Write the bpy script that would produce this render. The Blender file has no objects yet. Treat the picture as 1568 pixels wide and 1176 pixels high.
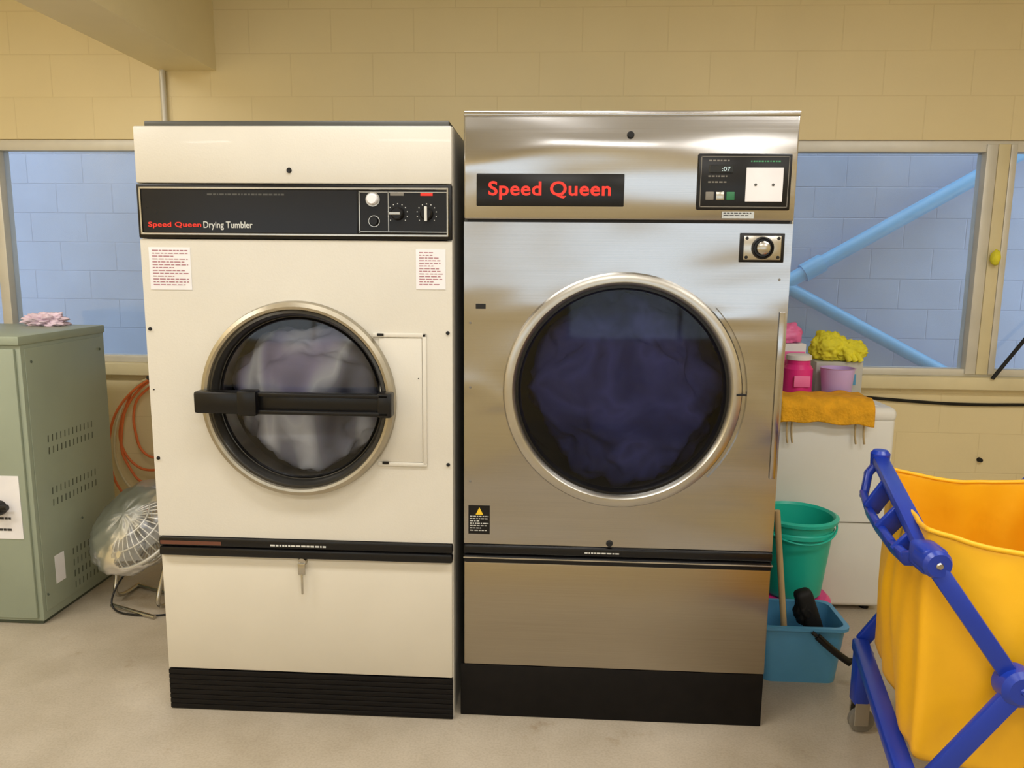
import bpy, bmesh, math, random
from mathutils import Vector, Matrix, noise
random.seed(7)
scene=bpy.context.scene
scene.view_settings.view_transform='Standard'

# ------------------------------------------------------------------ helpers
def lin(c):
    return tuple(((v/255)/12.92 if v/255<=0.04045 else (((v/255)+0.055)/1.055)**2.4) for v in c)+(1,)
def new_mat(name):
    m=bpy.data.materials.new(name); m.use_nodes=True
    nt=m.node_tree; b=nt.nodes['Principled BSDF']; return m,nt,b
def mat(name,c,rough=0.5,metal=0.0,var=0.06,scale=6,bump=0.0,bscale=60,coat=0,emit=0,spec=None,stretch=(1,1,1)):
    m,nt,b=new_mat(name)
    col=lin(c)
    tc=nt.nodes.new('ShaderNodeTexCoord'); mp=nt.nodes.new('ShaderNodeMapping')
    mp.inputs['Scale'].default_value=stretch
    nt.links.new(tc.outputs['Object'],mp.inputs[0])
    n=nt.nodes.new('ShaderNodeTexNoise'); n.inputs['Scale'].default_value=scale; n.inputs['Detail'].default_value=4
    nt.links.new(mp.outputs[0],n.inputs['Vector'])
    r=nt.nodes.new('ShaderNodeValToRGB')
    r.color_ramp.elements[0].position=.3; r.color_ramp.elements[1].position=.7
    r.color_ramp.elements[0].color=tuple(max(0,v*(1-var)) for v in col[:3])+(1,)
    r.color_ramp.elements[1].color=tuple(min(1,v*(1+var)) for v in col[:3])+(1,)
    nt.links.new(n.outputs['Fac'],r.inputs[0]); nt.links.new(r.outputs[0],b.inputs['Base Color'])
    b.inputs['Roughness'].default_value=rough; b.inputs['Metallic'].default_value=metal
    if spec is not None: b.inputs['Specular IOR Level'].default_value=spec
    if coat: b.inputs['Coat Weight'].default_value=coat
    if emit:
        b.inputs['Emission Color'].default_value=col; b.inputs['Emission Strength'].default_value=emit
    if bump:
        n2=nt.nodes.new('ShaderNodeTexNoise'); n2.inputs['Scale'].default_value=bscale; n2.inputs['Detail'].default_value=3
        nt.links.new(mp.outputs[0],n2.inputs['Vector'])
        bp=nt.nodes.new('ShaderNodeBump'); bp.inputs['Strength'].default_value=bump; bp.inputs['Distance'].default_value=0.01
        nt.links.new(n2.outputs['Fac'],bp.inputs['Height']); nt.links.new(bp.outputs[0],b.inputs['Normal'])
    return m
def block_mat(name,c,mortar,rough=0.6,zoff=0.07,xoff=0.0,bumps=0.35,msize=0.006,var=0.05,axis='X',grime=0.0):
    m,nt,b=new_mat(name); N=nt.nodes; L=nt.links
    g=N.new('ShaderNodeNewGeometry'); s=N.new('ShaderNodeSeparateXYZ'); L.new(g.outputs['Position'],s.inputs[0])
    cb=N.new('ShaderNodeCombineXYZ')
    ax=N.new('ShaderNodeMath'); ax.operation='ADD'; ax.inputs[1].default_value=40+xoff; L.new(s.outputs[axis],ax.inputs[0])
    az=N.new('ShaderNodeMath'); az.operation='ADD'; az.inputs[1].default_value=4-zoff; L.new(s.outputs['Z'],az.inputs[0])
    L.new(ax.outputs[0],cb.inputs[0]); L.new(az.outputs[0],cb.inputs[1])
    br=N.new('ShaderNodeTexBrick'); br.offset=0.5
    br.inputs['Scale'].default_value=1; br.inputs['Brick Width'].default_value=0.4; br.inputs['Row Height'].default_value=0.2
    br.inputs['Mortar Size'].default_value=msize; br.inputs['Mortar Smooth'].default_value=0.8
    col=lin(c)
    br.inputs['Color1'].default_value=tuple(min(1,v*(1+var)) for v in col[:3])+(1,)
    br.inputs['Color2'].default_value=tuple(v*(1-var) for v in col[:3])+(1,)
    br.inputs['Mortar'].default_value=lin(mortar)
    L.new(cb.outputs[0],br.inputs['Vector'])
    n=N.new('ShaderNodeTexNoise'); n.inputs['Scale'].default_value=2.5; n.inputs['Detail'].default_value=5
    L.new(g.outputs['Position'],n.inputs['Vector'])
    mx=N.new('ShaderNodeMix'); mx.data_type='RGBA'; mx.blend_type='MULTIPLY'; mx.inputs[0].default_value=0.25+grime
    L.new(br.outputs['Color'],mx.inputs[6]); 
    rr=N.new('ShaderNodeValToRGB'); rr.color_ramp.elements[0].position=.3; rr.color_ramp.elements[1].position=.7
    rr.color_ramp.elements[0].color=(.8,.8,.8,1)
    L.new(n.outputs['Fac'],rr.inputs[0]); L.new(rr.outputs[0],mx.inputs[7]); L.new(mx.outputs[2],b.inputs['Base Color'])
    n2=N.new('ShaderNodeTexNoise'); n2.inputs['Scale'].default_value=70; L.new(g.outputs['Position'],n2.inputs['Vector'])
    ad=N.new('ShaderNodeMath'); ad.operation='MULTIPLY_ADD'; ad.inputs[1].default_value=-1.0
    ms=N.new('ShaderNodeMath'); ms.operation='MULTIPLY'; ms.inputs[1].default_value=0.25
    L.new(n2.outputs['Fac'],ms.inputs[0]); L.new(br.outputs['Fac'],ad.inputs[0]); L.new(ms.outputs[0],ad.inputs[2])
    bp=N.new('ShaderNodeBump'); bp.inputs['Strength'].default_value=bumps; bp.inputs['Distance'].default_value=0.006
    L.new(ad.outputs[0],bp.inputs['Height']); L.new(bp.outputs[0],b.inputs['Normal'])
    b.inputs['Roughness'].default_value=rough
    return m

def root(name,loc):
    e=bpy.data.objects.new(name,None); e.location=loc; e.empty_display_size=0.1
    scene.collection.objects.link(e); return e
def fin(me,name,material,parent,sharp=35):
    o=bpy.data.objects.new(name,me); scene.collection.objects.link(o)
    if material: me.materials.append(material)
    me.shade_smooth(); me.set_sharp_from_angle(angle=math.radians(sharp))
    if parent is not None:
        o.parent=parent; o.matrix_parent_inverse=Matrix.Translation(-Vector(parent.location))
    return o
def box(name,a,b,material,parent=None,bev=0.0,seg=2,rot=None):
    bm=bmesh.new(); bmesh.ops.create_cube(bm,size=1)
    a=Vector(a); b=Vector(b); c=(a+b)/2; s=b-a
    for v in bm.verts: v.co=Vector((v.co.x*s.x,v.co.y*s.y,v.co.z*s.z))
    if bev: bmesh.ops.bevel(bm,geom=bm.edges[:],offset=bev,segments=seg,profile=.5,affect='EDGES')
    if rot is not None: bmesh.ops.transform(bm,matrix=rot.to_4x4(),verts=bm.verts)
    for v in bm.verts: v.co+=c
    me=bpy.data.meshes.new(name); bm.to_mesh(me); bm.free()
    return fin(me,name,material,parent)
def beam(name,p0,p1,w,t,up,material,parent,bev=0.004):
    p0=Vector(p0);p1=Vector(p1); d=(p1-p0); L=d.length; d.normalize(); up=Vector(up)
    n=(up-up.dot(d)*d).normalized(); s=d.cross(n)
    bm=bmesh.new(); bmesh.ops.create_cube(bm,size=1)
    for v in bm.verts: v.co=Vector((v.co.x*L,v.co.y*w,v.co.z*t))
    if bev: bmesh.ops.bevel(bm,geom=bm.edges[:],offset=bev,segments=2,profile=.5,affect='EDGES')
    c=(p0+p1)/2
    for v in bm.verts: v.co=c+d*v.co.x+s*v.co.y+n*v.co.z
    bmesh.ops.recalc_face_normals(bm,faces=bm.faces)
    me=bpy.data.meshes.new(name); bm.to_mesh(me); bm.free()
    return fin(me,name,material,parent)
def lathe(name,center,prof,material,parent=None,axis='Y',n=96,sharp=30,sx=1.0,sy=1.0):
    bm=bmesh.new(); c=Vector(center); rings=[]
    for r,h in prof:
        if r<1e-6:
            p=Vector((0,h,0)) if axis=='Y' else Vector((0,0,h))
            rings.append([bm.verts.new(c+p)])
        else:
            ring=[]
            for i in range(n):
                a=2*math.pi*i/n
                p=Vector((r*math.cos(a)*sx,h,r*math.sin(a)*sy)) if axis=='Y' else Vector((r*math.cos(a)*sx,r*math.sin(a)*sy,h))
                ring.append(bm.verts.new(c+p))
            rings.append(ring)
    for A,B in zip(rings,rings[1:]):
        for i in range(n):
            j=(i+1)%n
            if len(A)==1 and len(B)==1: continue
            if len(A)==1: bm.faces.new((A[0],B[i],B[j]))
            elif len(B)==1: bm.faces.new((A[i],A[j],B[0]))
            else: bm.faces.new((A[i],A[j],B[j],B[i]))
    bmesh.ops.recalc_face_normals(bm,faces=bm.faces)
    me=bpy.data.meshes.new(name); bm.to_mesh(me); bm.free()
    return fin(me,name,material,parent,sharp)
def tube(name,pts,r,material,parent=None,cyclic=False,smooth=True,res=6):
    cu=bpy.data.curves.new(name,'CURVE'); cu.dimensions='3D'; cu.bevel_depth=r; cu.bevel_resolution=res; cu.use_fill_caps=True
    if smooth:
        sp=cu.splines.new('NURBS'); sp.points.add(len(pts)-1)
        for p,q in zip(sp.points,pts): p.co=tuple(q)+(1,)
        sp.order_u=3; sp.use_endpoint_u=not cyclic; sp.use_cyclic_u=cyclic; sp.resolution_u=6
    else:
        sp=cu.splines.new('POLY'); sp.points.add(len(pts)-1)
        for p,q in zip(sp.points,pts): p.co=tuple(q)+(1,)
        sp.use_cyclic_u=cyclic
    o=bpy.data.objects.new(name+"_c",cu); scene.collection.objects.link(o)
    bpy.context.view_layer.update()
    me=bpy.data.meshes.new_from_object(o.evaluated_get(bpy.context.evaluated_depsgraph_get()))
    bpy.data.objects.remove(o); me.name=name; me.materials.clear()
    return fin(me,name,material,parent,50)
def text(name,body,x0,x1,z0,z1,y,material,parent,bold=0.0,depth=0.001):
    cu=bpy.data.curves.new(name,'FONT'); cu.body=body; cu.size=1; cu.extrude=0.02; cu.offset=bold; cu.space_character=1.0+bold*3
    o=bpy.data.objects.new(name+"_c",cu); scene.collection.objects.link(o)
    bpy.context.view_layer.update()
    me=bpy.data.meshes.new_from_object(o.evaluated_get(bpy.context.evaluated_depsgraph_get()))
    bpy.data.objects.remove(o); me.materials.clear()
    xs=[v.co.x for v in me.vertices]; ys=[v.co.y for v in me.vertices]
    a,b,c,d=min(xs),max(xs),min(ys),max(ys)
    for v in me.vertices:
        X=x0+(v.co.x-a)/(b-a)*(x1-x0); Z=z0+(v.co.y-c)/(d-c)*(z1-z0); Y=y-v.co.z/0.02*depth
        v.co=Vector((X,Y,Z))
    o=bpy.data.objects.new(name,me); scene.collection.objects.link(o); me.materials.append(material)
    o.parent=parent; o.matrix_parent_inverse=Matrix.Translation(-Vector(parent.location))
    return o
def dashes(name,x0,x1,z0,z1,rows,y,material,parent,fill=0.45,word=(0.004,0.016),center=False):
    bm=bmesh.new(); h=(z1-z0)/rows
    for i in range(rows):
        zt=z1-i*h; zb=zt-h*fill; x=x0; xe=x0+(x1-x0)*random.choice((1,1,.9,.6))
        while x<xe-0.003:
            w=min(random.uniform(*word),xe-x)
            vs=[bm.verts.new(p) for p in ((x,y,zb),(x+w,y,zb),(x+w,y,zt),(x,y,zt))]
            bm.faces.new(vs); x+=w+0.003
    me=bpy.data.meshes.new(name); bm.to_mesh(me); bm.free()
    return fin(me,name,material,parent)
def blob(name,c,s,material,parent=None,amp=0.25,freq=2.0,seed=0,sub=5,flat=None,ridge=.35):
    bm=bmesh.new(); bmesh.ops.create_icosphere(bm,subdivisions=sub,radius=1)
    off=Vector((seed*3.1,seed*7.7,seed*1.3))
    for v in bm.verts:
        n=v.co.normalized()
        d=noise.fractal(n*freq+off,0.9,2.1,5)
        ridg=1-abs(noise.noise(n*freq*1.7+off*2))*1.4
        p=n*(1+amp*d+amp*ridge*ridg)
        v.co=Vector((p.x*s[0],p.y*s[1],p.z*s[2]))
        if flat is not None and v.co.z<flat: v.co.z=flat+(v.co.z-flat)*0.03
        v.co+=Vector(c)
    me=bpy.data.meshes.new(name); bm.to_mesh(me); bm.free()
    return fin(me,name,material,parent,180)
def plate_hole(name,x0,x1,z0,z1,cx,cz,r,yf,yb,material,parent,n=96):
    angs=[2*math.pi*i/n for i in range(n)]
    for X in (x0,x1):
        for Z in (z0,z1): angs.append(math.atan2(Z-cz,X-cx)%(2*math.pi))
    angs=sorted(set(round(a,6) for a in angs))
    bm=bmesh.new(); I=[];O=[];Ib=[];Ob=[]
    for a in angs:
        c,s=math.cos(a),math.sin(a); t=1e9
        if c>1e-9:t=min(t,(x1-cx)/c)
        if c<-1e-9:t=min(t,(x0-cx)/c)
        if s>1e-9:t=min(t,(z1-cz)/s)
        if s<-1e-9:t=min(t,(z0-cz)/s)
        I.append(bm.verts.new((cx+r*c,yf,cz+r*s))); O.append(bm.verts.new((cx+t*c,yf,cz+t*s)))
        Ib.append(bm.verts.new((cx+r*c,yb,cz+r*s))); Ob.append(bm.verts.new((cx+t*c,yb,cz+t*s)))
    m=len(angs)
    for i in range(m):
        j=(i+1)%m
        bm.faces.new((I[i],I[j],O[j],O[i])); bm.faces.new((O[i],O[j],Ob[j],Ob[i])); bm.faces.new((I[j],I[i],Ib[i],Ib[j]))
    bmesh.ops.recalc_face_normals(bm,faces=bm.faces)
    me=bpy.data.meshes.new(name); bm.to_mesh(me); bm.free()
    return fin(me,name,material,parent)
def shell(name,a,b,t,material,parent):
    x0,y0,z0=a; x1,y1,z1=b
    box(name+"_side_l",(x0,y0,z0),(x0+t,y1,z1),material,parent)
    box(name+"_side_r",(x1-t,y0,z0),(x1,y1,z1),material,parent)
    box(name+"_rear",(x0+t,y1-t,z0),(x1-t,y1,z1),material,parent)
    box(name+"_cap",(x0+t,y0,z1-t),(x1-t,y1-t,z1),material,parent)
    box(name+"_floorpan",(x0+t,y0,z0),(x1-t,y1-t,z0+t),material,parent)

# ------------------------------------------------------------------ materials
M_wall=block_mat("cream_painted_block",(236,218,170),(229,210,161),0.5,zoff=0.07,xoff=0.2,msize=0.0035,var=.006,bumps=.22)
M_wallx=block_mat("cream_painted_block_side",(236,218,170),(229,210,161),0.5,axis='Y',msize=0.0035,var=.006,bumps=.22)
M_plain=mat("cream_paint",(236,220,174),0.5,var=.02)
M_ceil=mat("ceiling_paint",(232,229,218),0.7)
M_blue=block_mat("blue_painted_block",(146,165,198),(136,155,189),0.5,zoff=0.0,var=.015,grime=.5,bumps=.45,msize=.005)
M_frame=mat("window_frame_alu",(214,210,198),0.4,0.2)
M_frame_w=mat("window_post_cream",(222,208,166),0.5)
M_pipe=mat("sky_blue_pipe",(96,164,214),0.35)
M_ivory=mat("ivory_enamel",(214,209,197),0.34,var=.03,scale=3,bump=.05,bscale=180,coat=.1)
M_ivory2=mat("ivory_enamel_warm",(211,204,188),0.36,var=.05,scale=2)
M_black=mat("black_plastic",(14,13,14),0.3,spec=.35)
M_blackm=mat("black_rubber",(13,10,9),0.55,var=.3,scale=20,spec=.2)
M_dark=mat("dark_gap",(12,12,12),0.7)
M_dgrey=mat("dark_grey_metal",(84,84,80),0.4,.4)
M_silver=mat("silver_trim",(190,186,176),0.25,1.0)
M_bronze=mat("worn_door_ring",(176,168,150),0.3,0.85,var=.12,scale=12)
M_ringd=mat("dark_door_rim",(70,68,64),0.3,.7)
M_red=mat("red_lettering",(225,45,30),0.5,emit=.1)
M_white=mat("white_paper",(232,230,232),0.6)
M_ink=mat("pink_grey_ink",(170,120,130),0.7)
M_inkw=mat("white_ink",(205,205,200),0.6)
M_inkb=mat("black_ink",(45,45,45),0.6)
M_green=mat("sage_green_enamel",(148,157,138),0.4,var=.05,scale=3)
M_greend=mat("sage_green_dark",(72,80,66),0.5)
M_orange=mat("orange_cord",(232,120,60),0.5)
M_yellow=mat("yellow_bag_nylon",(255,190,24),0.45,var=.05,scale=4,bump=.25,bscale=14)
M_cartblue=mat("royal_blue_plastic",(28,58,170),0.3,var=.05)
M_teal=mat("teal_plastic",(34,192,168),0.35)
M_pink=mat("hot_pink_plastic",(235,50,140),0.35)
M_pink2=mat("light_pink_plastic",(245,120,180),0.4)
M_lilac=mat("lilac_plastic",(208,178,232),0.4)
M_navy=mat("navy_bottle",(50,50,130),0.35)
M_lblue=mat("light_blue_plastic",(84,152,196),0.38)
M_wenamel=mat("white_enamel",(232,231,225),0.3,var=.02,coat=.2)
M_lime=mat("lime_yellow_cloth",(225,215,50),0.7,var=.15,scale=12,bump=.3,bscale=40)
M_towel=mat("orange_towel",(235,170,30),0.9,var=.15,scale=20,bump=.6,bscale=90)
M_wood=mat("mop_wood",(190,165,120),0.6)
M_rubber=mat("grey_rubber",(120,115,105),0.6)

def steel(name,base,wave=0.35,r0=.2,r1=.34,ws=(1.1,1,2.6),radial=None):
    m,nt,b=new_mat(name); N=nt.nodes; L=nt.links
    g=N.new('ShaderNodeTexCoord')
    mp=N.new('ShaderNodeMapping'); mp.inputs['Scale'].default_value=(1.0,1,300); L.new(g.outputs['Object'],mp.inputs[0])
    n=N.new('ShaderNodeTexNoise'); n.inputs['Scale'].default_value=1.6; n.inputs['Detail'].default_value=5; L.new(mp.outputs[0],n.inputs['Vector'])
    r=N.new('ShaderNodeMapRange'); r.inputs['To Min'].default_value=r0; r.inputs['To Max'].default_value=r1; L.new(n.outputs['Fac'],r.inputs['Value']); L.new(r.outputs[0],b.inputs['Roughness'])
    rc=N.new('ShaderNodeValToRGB'); rc.color_ramp.elements[0].position=.25; rc.color_ramp.elements[1].position=.75
    bc=lin(base); rc.color_ramp.elements[0].color=tuple(v*.93 for v in bc[:3])+(1,); rc.color_ramp.elements[1].color=tuple(min(1,v*1.05) for v in bc[:3])+(1,)
    L.new(n.outputs['Fac'],rc.inputs[0]); L.new(rc.outputs[0],b.inputs['Base Color'])
    mp2=N.new('ShaderNodeMapping'); mp2.inputs['Scale'].default_value=ws; L.new(g.outputs['Object'],mp2.inputs[0])
    n2=N.new('ShaderNodeTexNoise'); n2.inputs['Scale'].default_value=1.5; n2.inputs['Detail'].default_value=.8; n2.inputs['Distortion'].default_value=.5; L.new(mp2.outputs[0],n2.inputs['Vector'])
    h=n2.outputs['Fac']
    if radial:
        cx,cz,amp,fr=radial
        s=N.new('ShaderNodeSeparateXYZ'); L.new(g.outputs['Object'],s.inputs[0])
        def M(op,a,bb):
            k=N.new('ShaderNodeMath'); k.operation=op
            for i,q in enumerate((a,bb)):
                if q is None: continue
                if isinstance(q,(int,float)): k.inputs[i].default_value=q
                else: L.new(q,k.inputs[i])
            return k.outputs[0]
        dx=M('SUBTRACT',s.outputs['X'],cx); dz=M('SUBTRACT',s.outputs['Z'],cz)
        rr=M('SQRT',M('ADD',M('MULTIPLY',dx,dx),M('MULTIPLY',dz,dz)),None)
        h=M('ADD',h,M('MULTIPLY',M('SINE',M('MULTIPLY',rr,fr),None),amp))
    bp=N.new('ShaderNodeBump'); bp.inputs['Strength'].default_value=wave; bp.inputs['Distance'].default_value=0.05; L.new(h,bp.inputs['Height'])
    L.new(bp.outputs[0],b.inputs['Normal'])
    b.inputs['Metallic'].default_value=1; b.inputs['Anisotropic'].default_value=.6
    return m
M_steel=steel("brushed_stainless",(184,182,180),wave=.40,r0=.18,r1=.27,ws=(.8,1,3.2))
M_steelb=steel("brushed_stainless_body",(178,176,174),wave=.45,r0=.17,r1=.26,ws=(1.0,1,2.8),radial=(.5,1.095,.16,11.0))
M_steelw=steel("brushed_stainless_warm",(172,163,147),wave=.12,r0=.28,r1=.38)

def pane_mat(name,tint,gl=0.12,rough=.05,diff=0,dcol=(.5,.5,.5,1)):
    m,nt,b=new_mat(name); N=nt.nodes; L=nt.links
    out=[x for x in N if x.type=='OUTPUT_MATERIAL'][0]
    tr=N.new('ShaderNodeBsdfTransparent'); tr.inputs[0].default_value=tint
    src=tr.outputs[0]
    if diff:
        df=N.new('ShaderNodeBsdfDiffuse'); df.inputs[0].default_value=dcol; m0=N.new('ShaderNodeMixShader'); m0.inputs[0].default_value=diff
        L.new(tr.outputs[0],m0.inputs[1]); L.new(df.outputs[0],m0.inputs[2]); src=m0.outputs[0]
    gs=N.new('ShaderNodeBsdfGlossy'); gs.inputs['Roughness'].default_value=rough
    mx=N.new('ShaderNodeMixShader'); fr=N.new('ShaderNodeFresnel'); fr.inputs[0].default_value=1.45
    ad=N.new('ShaderNodeMath'); ad.operation='ADD'; ad.inputs[1].default_value=gl-.04; ad.use_clamp=True
    L.new(fr.outputs[0],ad.inputs[0]); L.new(ad.outputs[0],mx.inputs[0]); L.new(src,mx.inputs[1]); L.new(gs.outputs[0],mx.inputs[2])
    L.new(mx.outputs[0],out.inputs[0]); return m
M_pane=pane_mat("window_pane",(.93,.96,.98,1),.05,.05,.06,(.8,.8,.82,1))
M_door_l=pane_mat("dryer_door_glass_grey",(.80,.82,.86,1),.05)
M_door_r=pane_mat("dryer_door_glass_dark",(.70,.72,.78,1),.03)

def swirl(name,cols,scale,stretch,detail=3):
    m,nt,b=new_mat(name); N=nt.nodes; L=nt.links
    g=N.new('ShaderNodeTexCoord'); mp=N.new('ShaderNodeMapping'); mp.inputs['Scale'].default_value=stretch; mp.inputs['Rotation'].default_value=(0,.5,0)
    L.new(g.outputs['Object'],mp.inputs[0])
    n=N.new('ShaderNodeTexNoise'); n.inputs['Scale'].default_value=scale; n.inputs['Detail'].default_value=detail; n.inputs['Distortion'].default_value=.5
    L.new(mp.outputs[0],n.inputs['Vector'])
    r=N.new('ShaderNodeValToRGB'); els=r.color_ramp.elements
    while len(els)<len(cols): els.new(.5)
    for i,(p,c) in enumerate(cols): els[i].position=p; els[i].color=lin(c)
    L.new(n.outputs['Fac'],r.inputs[0]); L.new(r.outputs[0],b.inputs['Base Color']); b.inputs['Roughness'].default_value=.9
    return m
M_cl1=swirl("tumbling_light_laundry",[(.30,(80,80,92)),(.42,(160,160,172)),(.5,(250,250,252)),(.6,(190,182,212)),(.72,(95,95,112))],3,(1.8,1,.7),1)
M_cl2=swirl("tumbling_navy_laundry",[(.3,(30,34,64)),(.5,(54,62,118)),(.62,(80,86,148)),(.75,(38,42,84))],4,(1,1,1))

# floor
m,nt,b=new_mat("vinyl_floor"); N=nt.nodes; L=nt.links
g=N.new('ShaderNodeNewGeometry')
n=N.new('ShaderNodeTexNoise'); n.inputs['Scale'].default_value=2.2; n.inputs['Detail'].default_value=8; n.inputs['Roughness'].default_value=.6; L.new(g.outputs['Position'],n.inputs['Vector'])
r=N.new('ShaderNodeValToRGB'); r.color_ramp.elements[0].position=.3; r.color_ramp.elements[1].position=.7
r.color_ramp.elements[0].color=lin((164,152,132)); r.color_ramp.elements[1].color=lin((192,181,163)); L.new(n.outputs['Fac'],r.inputs[0])
v=N.new('ShaderNodeTexNoise'); v.inputs['Scale'].default_value=140; v.inputs['Detail'].default_value=2; L.new(g.outputs['Position'],v.inputs['Vector'])
r2=N.new('ShaderNodeValToRGB'); r2.color_ramp.elements[0].position=.35; r2.color_ramp.elements[1].position=.6; r2.color_ramp.elements[0].color=(.82,.8,.78,1)
L.new(v.outputs['Fac'],r2.inputs[0])
mx=N.new('ShaderNodeMix'); mx.data_type='RGBA'; mx.blend_type='MULTIPLY'; mx.inputs[0].default_value=.6; L.new(r.outputs[0],mx.inputs[6]); L.new(r2.outputs[0],mx.inputs[7])
st=N.new('ShaderNodeTexNoise'); st.inputs['Scale'].default_value=5.5; st.inputs['Detail'].default_value=7; st.inputs['Roughness'].default_value=.7; L.new(g.outputs['Position'],st.inputs['Vector'])
r3=N.new('ShaderNodeValToRGB'); r3.color_ramp.elements[0].position=.60; r3.color_ramp.elements[1].position=.72; r3.color_ramp.elements[0].color=(1,1,1,1); r3.color_ramp.elements[1].color=(.72,.62,.50,1); L.new(st.outputs['Fac'],r3.inputs[0])
mx2=N.new('ShaderNodeMix'); mx2.data_type='RGBA'; mx2.blend_type='MULTIPLY'; mx2.inputs[0].default_value=.7; L.new(mx.outputs[2],mx2.inputs[6]); L.new(r3.outputs[0],mx2.inputs[7]); L.new(mx2.outputs[2],b.inputs['Base Color'])
b.inputs['Roughness'].default_value=.34
M_floor=m

# ------------------------------------------------------------------ room shell
XL,XR,YF,YB,H=-3.4,3.6,-3.9,1.5,2.9
box("floor",(XL,YF,-.1),(XR,YB+.15,0),M_floor)
box("ceiling",(XL,YF,H),(XR,YB+.15,H+.1),M_ceil)
box("wall_left",(XL-.15,YF,0),(XL,YB+.15,H),M_wallx)
box("wall_right",(XR,YF,0),(XR+.15,YB+.15,H),M_wallx)
def multi(name,boxes,material):
    bm=bmesh.new()
    for a,b_ in boxes:
        a=Vector(a);b_=Vector(b_);c=(a+b_)/2;s=b_-a
        r_=bmesh.ops.create_cube(bm,size=1)
        for v_ in r_['verts']: v_.co=Vector((v_.co.x*s.x+c.x,v_.co.y*s.y+c.y,v_.co.z*s.z+c.z))
    me=bpy.data.meshes.new(name); bm.to_mesh(me); bm.free(); return fin(me,name,material,None)
multi("wall_back",[((XL,YB,0),(XR,YB+.15,.93)),((XL,YB,2.07),(XR,YB+.15,H)),((XL,YB,.93),(-3.2,YB+.15,2.07)),((-.9,YB,.93),(1.40,YB+.15,2.07)),((3.4,YB,.93),(XR,YB+.15,2.07))],M_wall)
wz0,wz1=1.15,2.0
multi("wall_front",[((XL,YF-.15,0),(XR,YF,wz0)),((XL,YF-.15,wz1),(XR,YF,H)),((XL,YF-.15,wz0),(-2.9,YF,wz1)),((-.3,YF-.15,wz0),(.1,YF,wz1)),((3.1,YF-.15,wz0),(XR,YF,wz1))],M_wall)
box("trim_1",(-1.65,YF,2.39),(-1.37,YB,H),M_plain)
box("trim_2",(-3.2,YB-.045,.895),(-.9,YB+.04,.955),M_frame_w,bev=.004)
box("trim_3",(1.40,YB-.045,.895),(3.4,YB+.04,.955),M_frame_w,bev=.004)

def window(name,x0,x1,z0,z1,y,posts,f=.035):
    R=root(name,((x0+x1)/2,y,z0))
    box("frame_top",(x0,y,z1-f*1.5),(x1,y+.07,z1),M_frame,R,.003)
    box("frame_bottom",(x0,y,z0),(x1,y+.07,z0+f),M_frame,R,.003)
    box("frame_left",(x0,y+.001,z0+f),(x0+f,y+.069,z1-f*1.5),M_frame,R,.003)
    box("frame_right",(x1-f,y+.001,z0+f),(x1,y+.069,z1-f*1.5),M_frame,R,.003)
    for i,(p,w,mm) in enumerate(posts):
        box("post_%d"%(i+1),(p,y-.01,z0+f*.3),(p+w,y+.075,z1-f*.5),mm,R,.003)
    box("pane",(x0+f*.5,y+.032,z0+f*.5),(x1-f*.5,y+.037,z1-f*.7),M_pane,R)
    return R
window("window_1",-3.2,-.9,.955,2.07,YB+.01,[(-2.56,.05,M_frame)])
window("window_2",1.40,3.4,.955,2.07,YB+.01,[(2.30,.05,M_frame),(2.352,.055,M_frame_w),(2.409,.03,M_frame)])
window("window_3",-2.9,-.3,wz0,wz1,YF-.1,[(-1.6,.04,M_frame)])
window("window_4",.1,3.1,wz0,wz1,YF-.1,[(1.6,.04,M_frame)])

# exterior
box("exterior_ground",(-8,YB+.15,-.15),(8,3.0,-.05),mat("exterior_concrete",(150,150,145),.8))
box("exterior_block_wall",(-8,3.0,-.15),(8,3.2,4.2),M_blue)
P=root("exterior_brace_pipes",(2.4,2.9,1.3))
tube("upper_brace",[(1.72,2.9,1.31),(3.5,2.9,2.36)],.048,M_pipe,P,smooth=False)
tube("lower_brace",[(1.72,2.9,1.40),(3.3,2.9,.58)],.042,M_pipe,P,smooth=False)
tube("coupling",[(1.93,2.9,1.434),(2.05,2.9,1.505)],.062,M_pipe,P,smooth=False)
box("wall_anchor",(1.62,2.84,1.25),(1.74,3.0,1.46),M_pipe,P,.01)
box("wall_anchor_lower",(3.28,2.84,.5),(3.38,3.0,.66),M_pipe,P,.01)
box("wall_anchor_upper",(3.46,2.84,2.26),(3.58,3.0,2.46),M_pipe,P,.01)

# wall details
tube("conduit_pipe",[(-1.63,YB-.018,2.39),(-1.63,YB-.018,.0)],.014,M_frame,None,smooth=False)
tube("wall_cable",[(1.6,YB-.01,.86),(1.95,YB-.01,.835),(2.3,YB-.01,.815),(2.7,YB-.01,.825),(3.2,YB-.01,.82)],.008,M_black,None)
lathe("wall_knob",(2.41,YB,.54),[(0,-.02),(.01,-.02),(.012,0)],M_dark,None,n=24)
tube("window_rod",[(2.40,YB-.06,.955),(2.66,YB+.0,1.28)],.009,M_dark,None,smooth=False)
blob("yellow_sponge",(2.375,YB-.025,1.53),(.022,.02,.035),M_lime,None,.2,sub=3)

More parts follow.
